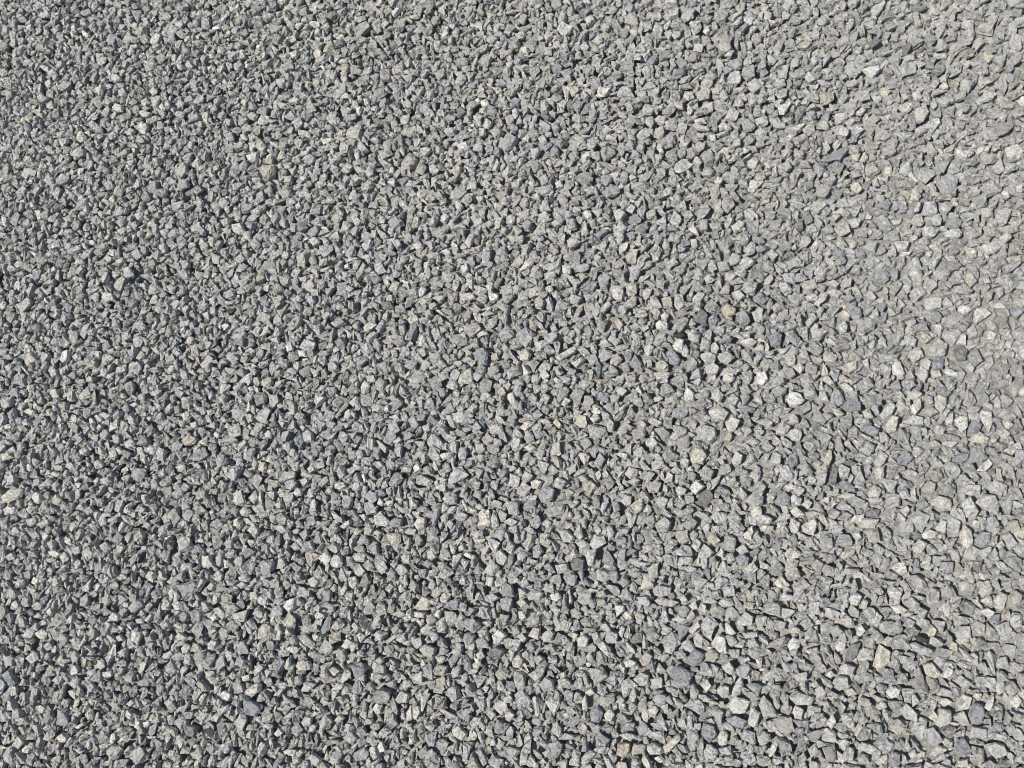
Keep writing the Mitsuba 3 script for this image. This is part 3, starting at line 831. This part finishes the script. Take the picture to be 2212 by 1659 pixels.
P -321,709 -299,708 -295,700 -315,698
W -452,966 -439,969 -432,956 -442,949 -451,956
L -588,-20 -578,-6 -570,-13 -578,-25
S -985,346 -970,356 -960,349 -967,337
S -901,190 -888,199 -878,188 -884,180
P -775,176 -763,183 -756,176 -765,162
P -90,473 -82,479 -75,473 -79,462 -88,464
T -1403,-74 -1393,-65 -1379,-75 -1386,-85
B 9,851 20,854 20,835 12,832
L -432,499 -417,507 -404,498 -424,493
P -152,685 -141,698 -133,688 -139,678
W -443,45 -436,50 -419,44 -424,36
W -173,223 -166,226 -148,223 -152,214
P -1193,-220 -1183,-212 -1174,-219 -1177,-230 -1186,-229
P -293,-270 -280,-263 -277,-272 -286,-277
P -168,-78 -161,-62 -156,-68 -161,-84
P -1523,807 -1506,808 -1501,785 -1512,781
P -1292,241 -1283,250 -1272,241 -1275,230 -1288,232
P -762,199 -753,211 -745,197 -753,187
T 378,106 383,116 391,113 387,102
T 250,763 267,765 261,750 253,753
L -471,-98 -457,-81 -448,-86 -458,-94
S -837,-184 -824,-178 -821,-191 -834,-194
W -53,-28 -41,-21 -37,-32 -45,-35
P -420,800 -410,828 -404,816 -411,799
O -407,414 -393,420 -391,406 -405,403
P 261,-228 270,-220 273,-230 264,-234
K -846,-151 -838,-149 -836,-171 -843,-173
T -223,-173 -211,-164 -205,-172 -214,-178
P 262,842 275,857 281,848 272,839
T -1079,477 -1071,486 -1058,478 -1063,467 -1076,469
W -36,-32 -32,-22 -24,-27 -26,-39
S -1357,210 -1329,209 -1325,201 -1347,198
T 356,-144 360,-137 369,-139 365,-149
L -294,464 -285,472 -278,454 -288,452
T -1197,440 -1185,457 -1173,446 -1186,435
P -252,130 -243,145 -234,140 -245,128
T -67,-17 -59,-10 -53,-20 -62,-26
W -844,453 -832,461 -826,444 -838,440
W -1124,-300 -1115,-297 -1110,-308 -1118,-317 -1123,-316
L -1370,525 -1350,531 -1337,521 -1352,514
B -150,636 -137,641 -134,627 -143,623
T 151,-124 161,-117 167,-123 160,-129
D -798,296 -778,300 -776,290 -793,286
T -535,279 -521,283 -517,271 -530,268
L 278,1022 288,1026 291,1007 283,1005
W -816,442 -797,442 -794,430 -810,429
W -788,-278 -779,-267 -769,-275 -779,-283
B -848,247 -841,263 -833,251 -838,237
P -860,-183 -844,-179 -841,-189 -857,-192
B -236,1137 -226,1152 -222,1134 -232,1122
L -201,1091 -193,1103 -181,1090 -191,1082
P -354,-123 -349,-111 -342,-115 -349,-132
P -1178,730 -1156,735 -1160,714 -1171,718
S -618,81 -610,88 -598,81 -605,72
W -719,721 -708,725 -699,717 -704,706 -713,709
B -1615,1046 -1601,1051 -1589,1037 -1593,1027 -1608,1031
G -991,1068 -981,1082 -968,1073 -973,1058
B 509,895 519,904 524,895 514,887
G -881,639 -868,650 -862,638 -870,625
P 395,361 403,368 408,359 404,351
P -889,-21 -878,-13 -866,-20 -878,-28
P -1166,463 -1151,465 -1137,451 -1148,447
W -1301,-263 -1288,-259 -1277,-265 -1282,-275
P -1601,1207 -1595,1214 -1568,1200 -1570,1189 -1582,1192
W -1615,795 -1608,800 -1598,793 -1595,774 -1607,776
D -1363,-86 -1350,-80 -1340,-91 -1351,-97
P -72,578 -63,583 -56,571 -67,566
T -202,-12 -192,-8 -187,-16 -200,-21
P -783,-104 -778,-90 -767,-103 -776,-110
P -430,1130 -422,1142 -414,1135 -417,1120 -425,1119
P 280,711 288,716 293,699 285,698
P -1039,-40 -1031,-29 -1023,-38 -1026,-49 -1033,-48
P -1573,1160 -1561,1168 -1550,1151 -1560,1139 -1572,1150
S -600,-142 -591,-134 -582,-142 -588,-149
P -4,53 3,67 7,59 5,49
L -76,1061 -62,1065 -59,1054 -66,1044
P -1018,-101 -1008,-93 -998,-96 -997,-107
W -866,271 -858,278 -850,273 -850,262 -862,262
P -523,635 -507,641 -499,631 -501,624
P 192,576 204,584 207,575 198,568
S -411,327 -404,335 -395,328 -399,317
P 404,882 416,887 418,874 408,871
S -758,396 -750,404 -744,387 -754,379
L -296,673 -287,679 -273,669 -286,664
D -41,414 -36,421 -24,410 -31,405
W -663,1203 -651,1217 -641,1212 -654,1191
L -885,209 -880,223 -872,213 -877,195
L 225,-7 232,2 236,-5 232,-15
P 11,732 18,740 27,733 23,725 14,725
P -1306,984 -1296,996 -1281,989 -1287,977 -1298,977
D -859,291 -842,296 -838,287 -856,281
B -1213,628 -1193,632 -1181,624 -1193,616
P 203,790 210,794 216,777 210,771
S 320,14 323,22 334,18 331,11
P -1104,-247 -1088,-235 -1082,-242 -1094,-252
P -1176,-321 -1169,-310 -1162,-325 -1169,-332
T -253,-82 -244,-78 -234,-81 -240,-90
B -424,310 -421,323 -413,319 -414,302
G -661,-90 -654,-77 -651,-94 -666,-99
S -946,-17 -935,-22 -944,-34 -954,-28
L -1356,191 -1349,199 -1328,193 -1336,184
P -1105,698 -1092,701 -1086,692 -1100,681 -1105,686
W -998,504 -988,511 -979,503 -990,490
L -1528,968 -1518,977 -1504,968 -1508,955 -1521,958
D -1275,166 -1259,174 -1252,161 -1266,157
P -1159,-165 -1151,-157 -1141,-162 -1148,-175
T -658,80 -649,92 -640,83 -649,75
D -324,912 -313,916 -299,902 -307,898
P 45,1002 58,1002 50,989 37,992
T -1233,-119 -1224,-114 -1211,-122 -1224,-130
D -961,125 -951,132 -941,121 -947,115
P -743,-307 -734,-300 -725,-304 -736,-315
D -1549,797 -1527,800 -1517,786 -1529,782
T -308,286 -295,290 -287,281 -302,279
P -195,189 -189,196 -182,186 -190,179
T -1171,-100 -1164,-98 -1156,-103 -1160,-122
D -1011,454 -998,460 -988,451 -998,443
L -1474,1064 -1461,1070 -1453,1058 -1470,1043
P 192,968 201,972 205,958 197,953
W 165,5 169,11 184,16 185,12
P 413,296 418,301 428,296 426,288
W -449,139 -446,143 -433,123 -437,118
P -1530,1319 -1517,1315 -1510,1295 -1521,1291 -1531,1307
B 65,1050 79,1059 84,1052 74,1042
S -1320,759 -1310,766 -1300,750 -1311,741
W -1352,64 -1344,72 -1333,64 -1342,52
P -1051,534 -1033,537 -1030,519 -1042,524
L -1160,162 -1145,172 -1140,162 -1149,154
S -794,441 -779,438 -776,427 -792,428
W 502,671 511,674 509,659 502,660
L -777,1064 -760,1066 -757,1053 -767,1047
B -1437,369 -1425,375 -1415,362 -1423,354
P -1100,-268 -1096,-255 -1085,-264 -1088,-273
W -111,-263 -103,-260 -94,-267 -102,-270
D -1133,1112 -1123,1115 -1114,1104 -1117,1094 -1129,1098
B -688,1106 -676,1114 -668,1100 -677,1092
P -208,189 -199,195 -196,184 -201,177
P 235,1058 243,1074 252,1064 238,1056
S -314,1038 -297,1042 -291,1034 -301,1027
W 409,76 417,84 422,77 414,72
P -661,392 -649,400 -642,392 -654,384
W -912,90 -907,104 -899,106 -901,88
T -352,195 -343,201 -337,186 -342,184
W -490,-62 -487,-50 -479,-51 -482,-67
P 184,12 196,23 197,13 187,9
P -1208,245 -1199,249 -1186,236 -1193,230
P -933,447 -924,454 -911,446 -918,437
P 3,826 16,826 16,812 8,813
P -1041,295 -1025,301 -1023,288 -1034,284
T -1103,-91 -1085,-89 -1082,-97 -1097,-100
P -720,1008 -706,1008 -704,992 -715,991
G -684,709 -676,715 -666,703 -672,695
L -183,209 -175,216 -173,203 -178,196
P 332,595 342,600 346,592 336,586
P -1082,-93 -1069,-79 -1064,-82 -1073,-97
T 257,-220 260,-207 264,-217 261,-225
T 128,-140 138,-133 142,-139 135,-144
P -721,-266 -713,-256 -706,-259 -713,-271
P -451,59 -442,64 -438,54 -449,50
S 16,172 29,185 31,175 26,172
P -1501,904 -1494,924 -1484,908 -1489,895
T -1396,328 -1387,334 -1377,323 -1386,313
S -532,881 -524,887 -515,876 -521,866
W -1504,297 -1486,302 -1478,293 -1494,288
P -905,317 -903,333 -897,329 -894,308
P -1015,955 -1001,957 -993,942 -1004,938
P -1405,306 -1388,310 -1387,295 -1397,295
W 449,232 458,236 461,225 455,225
P -300,1071 -286,1077 -283,1064 -293,1060
W -1312,-86 -1302,-74 -1296,-89 -1303,-94
P -515,-144 -510,-134 -504,-143 -511,-152
W -235,804 -225,816 -218,806 -229,799
T 101,1067 106,1082 113,1078 110,1063
L -571,1123 -564,1119 -561,1096 -569,1095
P -1314,676 -1306,683 -1291,674 -1303,664
P -400,-177 -393,-171 -386,-174 -391,-183
W -726,-106 -720,-100 -713,-106 -717,-114 -723,-113
P -953,821 -941,829 -933,819 -949,811
P 183,-166 189,-160 194,-165 189,-171
P -452,746 -441,749 -435,741 -444,732
S -1056,1182 -1044,1194 -1032,1184 -1042,1175
T -1321,-26 -1314,-16 -1302,-23 -1313,-31
W -940,-81 -928,-75 -920,-81 -928,-88
P -1206,-295 -1188,-283 -1184,-288 -1199,-298
T -1353,1290 -1344,1297 -1331,1289 -1335,1277 -1347,1281
P -670,-291 -661,-287 -651,-296 -654,-298
P -104,587 -93,589 -91,580 -101,576
W -1232,1046 -1224,1058 -1213,1041 -1220,1034
P -590,248 -578,260 -572,253 -581,246
P -1388,805 -1375,806 -1371,788 -1380,787
B 159,912 176,927 173,914 164,909
W -612,133 -608,146 -600,136 -601,129
L -1006,348 -999,363 -993,354 -1000,340
P -1139,-125 -1130,-120 -1121,-131 -1132,-134
W -2,1054 7,1063 13,1052 5,1046
P -1247,176 -1239,186 -1233,178 -1238,166
S -589,1086 -583,1097 -571,1086 -575,1079
P -1093,192 -1086,208 -1081,188 -1088,186
P -896,1205 -894,1218 -887,1210 -876,1212 -888,1196
P -1278,102 -1269,109 -1259,101 -1264,93
P -94,812 -87,813 -79,798 -86,796
O -653,-222 -648,-215 -643,-225 -651,-232
P -578,379 -565,393 -565,385 -576,371
P -465,970 -454,974 -452,961 -460,956
S -1336,761 -1327,770 -1321,749 -1331,748
O -351,939 -345,942 -336,930 -342,924
P 268,970 282,978 283,970 277,965
B -761,639 -755,646 -745,634 -753,628
S -1213,149 -1204,155 -1196,149 -1202,139
S -1054,502 -1048,513 -1036,510 -1041,500
P -720,438 -713,441 -704,429 -712,425
P -643,151 -641,168 -634,166 -635,153
P -267,-147 -257,-142 -255,-149 -263,-153
P -802,829 -793,835 -785,830 -787,821 -798,822
P -735,1017 -722,1018 -722,1004 -731,1001
S -1221,359 -1209,363 -1200,354 -1212,350
P -1298,182 -1290,189 -1281,184 -1289,173
P -1134,-61 -1122,-60 -1119,-71 -1132,-70
T -1109,-315 -1097,-301 -1092,-305 -1101,-316
W -1318,1294 -1306,1299 -1296,1281 -1307,1280
P -1361,721 -1348,721 -1338,709 -1354,709
P -727,871 -716,875 -714,862 -721,857
W -984,271 -979,278 -966,269 -973,263
W -378,-254 -373,-261 -374,-267 -383,-266
T -1587,1120 -1575,1129 -1569,1112 -1580,1106
W -1310,-280 -1301,-278 -1290,-288 -1295,-291
S -535,965 -524,969 -518,958 -528,955
T -1128,3 -1123,14 -1116,9 -1120,-5
P -1190,337 -1176,344 -1169,338 -1179,331
T -555,62 -544,75 -543,59
S -850,330 -840,334 -832,325 -843,321
W -1476,243 -1465,252 -1457,241 -1467,237
W -1325,-104 -1316,-100 -1307,-107 -1316,-113
P -1620,1372 -1610,1371 -1601,1358 -1607,1351 -1619,1359
T -981,1150 -972,1159 -965,1144 -974,1138
P -857,768 -846,774 -842,762 -854,758
D 437,721 447,728 451,723 443,717
P -641,730 -626,740 -623,733 -636,725
P -970,786 -971,794 -960,797 -958,780
M -1196,-176 -1190,-171 -1182,-179 -1192,-185
P -247,975 -237,977 -234,964 -244,965
P -1238,475 -1229,480 -1218,472 -1227,467
P -1019,210 -1010,214 -1001,206 -1004,200
P -1453,659 -1442,665 -1436,656 -1448,648
T -920,367 -909,371 -904,362 -912,358
P -1263,286 -1255,297 -1246,292 -1254,282
W -648,187 -642,191 -637,179 -639,172
P -909,867 -900,873 -895,860 -905,857
D -710,1094 -705,1103 -699,1087 -703,1078
T -827,-80 -822,-66 -819,-80 -824,-86
P -1250,726 -1238,728 -1238,716 -1243,710
P -1537,908 -1527,908 -1523,891 -1532,891
W -1669,1331 -1665,1339 -1653,1339 -1653,1323 -1666,1326
P -1099,397 -1093,405 -1086,397 -1090,388
P 470,742 477,749 482,743 477,739
W -613,310 -609,322 -605,320 -603,308
W -729,619 -719,624 -716,613 -726,612
W -851,832 -843,837 -835,829 -844,822
P -984,819 -977,825 -967,815 -975,810
W -1538,827 -1530,828 -1522,815 -1529,810
W -1207,-145 -1202,-145 -1184,-155 -1186,-159
W -524,511 -518,513 -507,504 -509,500
P 318,984 327,987 329,980 321,978
W 138,591 145,595 148,586 141,585
W -1144,307 -1137,313 -1131,307 -1137,301
O 76,740 81,744 85,737 80,732
P -827,574 -821,577 -816,569 -822,565
P -783,536 -776,540 -770,534 -778,530
L -298,640 -292,645 -287,637
W -1005,172 -1002,176 -997,172 -999,168
'''


# ------------------------------------------------------------------ the stones that can be told apart: outlines on the ground in millimetres, largest first
KIND = {'W': ('chalk-pale', 0.53, 0.47), 'P': ('pale-grey', 0.45, 0.46), 'L': ('light-grey', 0.395, 0.44), 'G': ('mid-grey', 0.33, 0.38),
        'B': ('blue-grey', 0.28, 0.16), 'D': ('dark-grey', 0.20, 0.34), 'K': ('near-black', 0.06, 0.30), 'T': ('cream-beige', 0.46, 0.61),
        'S': ('sandy-brown', 0.36, 0.585), 'O': ('rusty-tan', 0.40, 0.77), 'M': ('maroon', 0.16, 0.98)}
LOOSE, TIGHT = 0.0075, 0.002


def over(p):
    return LOOSE + (TIGHT - LOOSE) * p


def sink(p):
    return 0.0008 + 0.0032 * p


def slab(outline, r):
    """A stone whose silhouette from above is the outline: split top face, bulging flanks, smaller underside."""
    c = outline.mean(0)
    q = outline - c
    m = len(q)
    near = np.linalg.norm(q, axis=1)
    wide = 2 * near.min()
    t = float(np.clip(0.62 * wide * r.uniform(0.8, 1.2), 0.006, 0.015))
    lean = r.normal(0, 0.07, 2)
    top = q * r.uniform(0.70, 0.94, (m, 1))
    low = q * r.uniform(0.60, 0.85, (m, 1))
    mid2 = (q + np.roll(q, -1, 0)) / 2 * r.uniform(0.99, 1.06, (m, 1))
    p = np.vstack([np.c_[top, t / 2 + top @ lean + r.normal(0, 0.05 * t, m)], np.c_[q, r.uniform(-0.25, 0.3, m) * t],
                   np.c_[mid2, r.uniform(-0.25, 0.2, m) * t], np.c_[low, -t / 2 + r.normal(0, 0.05 * t, m)]])
    if r.random() < 0.45:
        p = np.vstack([p, [*(q[r.integers(m)] * r.uniform(0, 0.45)), t * r.uniform(0.6, 0.8)]])
    v, f = closed_hull(p)
    return v, f, c, wide


rng_fill = np.random.default_rng(7)
big = library(400, 0.026, 0.040, 0.20, 1, 1.4)
mid = library(500, 0.019, 0.031, 0.25, 2, 1.0)
grit = library(300, 0.011, 0.020, 0.45, 3, 1.0)
small = library(200, 0.006, 0.011, 0.8, 4, 1.0)
drop(mid, scatter(0.022, rng_fill), 6, 6, lambda p: -0.006 + 0.002 * p, sink, rng_fill)

SEEN = []
rs = np.random.default_rng(33)
for line in STONES_SEEN.strip().split('\n'):
    kind, *pts = line.split()
    v, f, c, wide = slab(np.array([[float(x) for x in q.split(',')] for q in pts]) / 1000, rs)
    top, bot, lo = footprint(v, f)
    ci, cj = int((c[0] - X0) * 1000), int((c[1] - Y0) * 1000)
    i, j = ci + lo[0], cj + lo[1]
    a, b = top.shape
    if i < 0 or j < 0 or i + a > NX or j + b > NY:
        continue
    p, here = PACK[ci, cj], LEVEL[ci, cj]
    z = float((H[i:i + a, j:j + b] - bot).max()) - sink(p)
    hi = float(v[:, 2].max())
    z = min(max(z, here + 0.0005 - hi), here + over(p) * 0.8 - hi)
    inner = binary_erosion(top > -1, iterations=2)
    np.maximum(H[i:i + a, j:j + b], np.where(inner, 0.2, top + z), out=H[i:i + a, j:j + b])
    SEEN.append((kind, v + [c[0], c[1], z], f, c, wide, pts))

drop(big, scatter(0.029, rng_fill), 14, 8, lambda p: over(p) * 0.7, sink, rng_fill)
drop(mid, scatter(0.022, rng_fill), 14, 8, lambda p: over(p) * 0.8, sink, rng_fill)
drop(mid, scatter(0.022, rng_fill), 16, 9, lambda p: over(p) * 0.4, sink, rng_fill)
drop(grit, scatter(0.026, rng_fill), 20, 9, lambda p: -0.002 + 0.001 * p, sink, rng_fill)
drop(small, scatter(0.022, rng_fill), 20, 9, lambda p: -0.005 + 0.004 * p, sink, rng_fill)

# ------------------------------------------------------------------ gravel: every stone of the fill that shows from above, one mesh
tone_r = np.random.default_rng(11)


def tone():
    """(albedo, hue) of one stone."""
    q = tone_r.random()
    if q < 0.04:
        return tone_r.uniform(0.44, 0.52), tone_r.uniform(0.45, 0.6)
    if q < 0.13:
        return tone_r.uniform(0.27, 0.31), tone_r.uniform(0.2, 0.42)
    if q < 0.16:
        return tone_r.uniform(0.34, 0.42), tone_r.uniform(0.58, 0.70)
    return float(np.clip(tone_r.normal(0.36, 0.04), 0.26, 0.46)), tone_r.uniform(0.28, 0.56)


vs, fs, us, n = [], [], [], 0
for k, (v, f, i, j, top, size) in enumerate(STONES):
    a, b = top.shape
    if (top >= H[i:i + a, j:j + b] - 1e-5).sum() < 22:
        continue
    v, f = roughen(v, f, size, k, split=1 if size > 0.022 else 0)
    vs.append(v)
    fs.append(f + n)
    us.append(np.broadcast_to(tone(), (len(v), 2)))
    n += len(v)

# ------------------------------------------------------------------ the 300 largest of the stones picked out are things of their own; the smaller ones join the gravel
ENTRY = []
for k, (kind, v, f, c, wide, pts) in enumerate(SEEN):
    word, albedo, hue = KIND[kind]
    u = (albedo * rs.uniform(0.94, 1.06), float(np.clip(hue + rs.normal(0, 0.03), 0, 1)))
    big_one = k < 300
    v, f = roughen(v, f, max(wide, 0.01), 9000 + k, amount=0.016, split=2 if big_one else 1)
    if big_one:
        ENTRY.append((kind, v, f, c, u, pts))
    else:
        vs.append(v)
        fs.append(f + n)
        us.append(np.broadcast_to(u, (len(v), 2)))
        n += len(v)
scene['gravel'] = mikit.ply((np.vstack(vs), np.vstack(fs)), 'stone_rock', uv=np.vstack(us))
labels['gravel'] = {'label': 'layer of small grey crushed stones covering all of the ground', 'category': 'gravel', 'kind': 'stuff'}


def to_picture(q):
    d = np.array([q[0], q[1], 0.06]) - EYE
    return 50 + 50 * (d @ R) / (d @ F) / TX, 50 - 50 * (d @ U) / (d @ F) / TX * 4 / 3


def shape_word(o):
    q = o - o.mean(0)
    w, ax = np.linalg.eigh(q.T @ q)
    ext = [np.ptp(q @ ax[:, 0]), np.ptp(q @ ax[:, 1])]
    ratio = max(ext) / min(ext)
    if ratio > 2.0:
        return 'elongated'
    if len(o) <= 3:
        return 'three-cornered'
    if ratio > 1.55:
        return 'oblong'
    return 'rounded' if len(o) >= 6 else 'four-cornered' if len(o) == 4 else 'angular'


ONES = 'zero one two three four five six seven eight nine ten eleven twelve thirteen fourteen fifteen sixteen seventeen eighteen nineteen'.split()
TENS = '- - twenty thirty forty fifty sixty seventy eighty ninety'.split()


def in_words(x):
    x = min(max(int(round(x)), 0), 99)
    return ONES[x] if x < 20 else TENS[x // 10] + ('-' + ONES[x % 10] if x % 10 else '')


spots = np.array([to_picture(x[3]) for x in ENTRY])
used = set()
for k, (kind, v, f, c, u, pts) in enumerate(ENTRY):
    key = 'stone' if k == 0 else f'stone_{k:03d}'
    scene[key] = mikit.ply((v, f), 'stone_rock', uv=np.broadcast_to(u, (len(v), 2)))
    o = np.array([[float(x) for x in q.split(',')] for q in pts])
    x, y = spots[k]
    text = f"{shape_word(o)} {KIND[kind][0]} stone"
    d = (spots - spots[k]) * [1, 0.75]                       # the nearest stone of another colour, if it lies close by
    far = np.linalg.norm(d, axis=1) + np.array([100.0 * (q[0] == kind or i == k) for i, q in enumerate(ENTRY)])
    m = int(far.argmin())
    if far[m] < 3.2:
        side = ('left of' if d[m, 0] > 0 else 'right of') if abs(d[m, 0]) > abs(d[m, 1]) else ('above' if d[m, 1] > 0 else 'below')
        text += f" {side} a {KIND[ENTRY[m][0]][0]} one"
    text += f", {in_words(x)} percent across, {in_words(y)} percent down"
    assert text not in used and len(text.split()) <= 16, text
    used.add(text)
    labels[key] = {'label': text, 'category': 'stone', 'group': 'single crushed stones lying on the gravel'}

# ------------------------------------------------------------------ the ground: rock dust under and between the stones, one sheet to the horizon
step = 6
ii, jj = np.arange(0, NX, step), np.arange(0, NY, step)
z = DUST[np.ix_(ii, jj)]
V = np.stack([gx[np.ix_(ii, jj)], gy[np.ix_(ii, jj)], z], -1)
rings = [V]
m, k = V.shape[:2]
idx = np.arange(m * k).reshape(m, k)
q = np.stack([idx[:-1, :-1], idx[1:, :-1], idx[1:, 1:], idx[:-1, 1:]], -1).reshape(-1, 4)
verts = V.reshape(-1, 3)
edge = np.concatenate([idx[0, :], idx[1:, -1], idx[-1, -2::-1], idx[-2:0:-1, 0]])
faces = [q]
inner = edge
c = verts[edge]
for s in (1.15, 1.6, 3, 8, 25, 80):
    o = c * s
    o[:, 2] = 0.045
    new = np.arange(len(edge)) + len(verts)
    verts = np.vstack([verts, o])
    faces.append(np.stack([inner, np.roll(inner, -1), np.roll(new, -1), new], -1)[:, ::-1])
    inner = new
scene['ground'] = mikit.ply((verts, np.vstack(faces)), 'rock_dust', smooth=True)
labels['ground'] = {'label': 'grey rock dust between and below the gravel', 'kind': 'structure'}
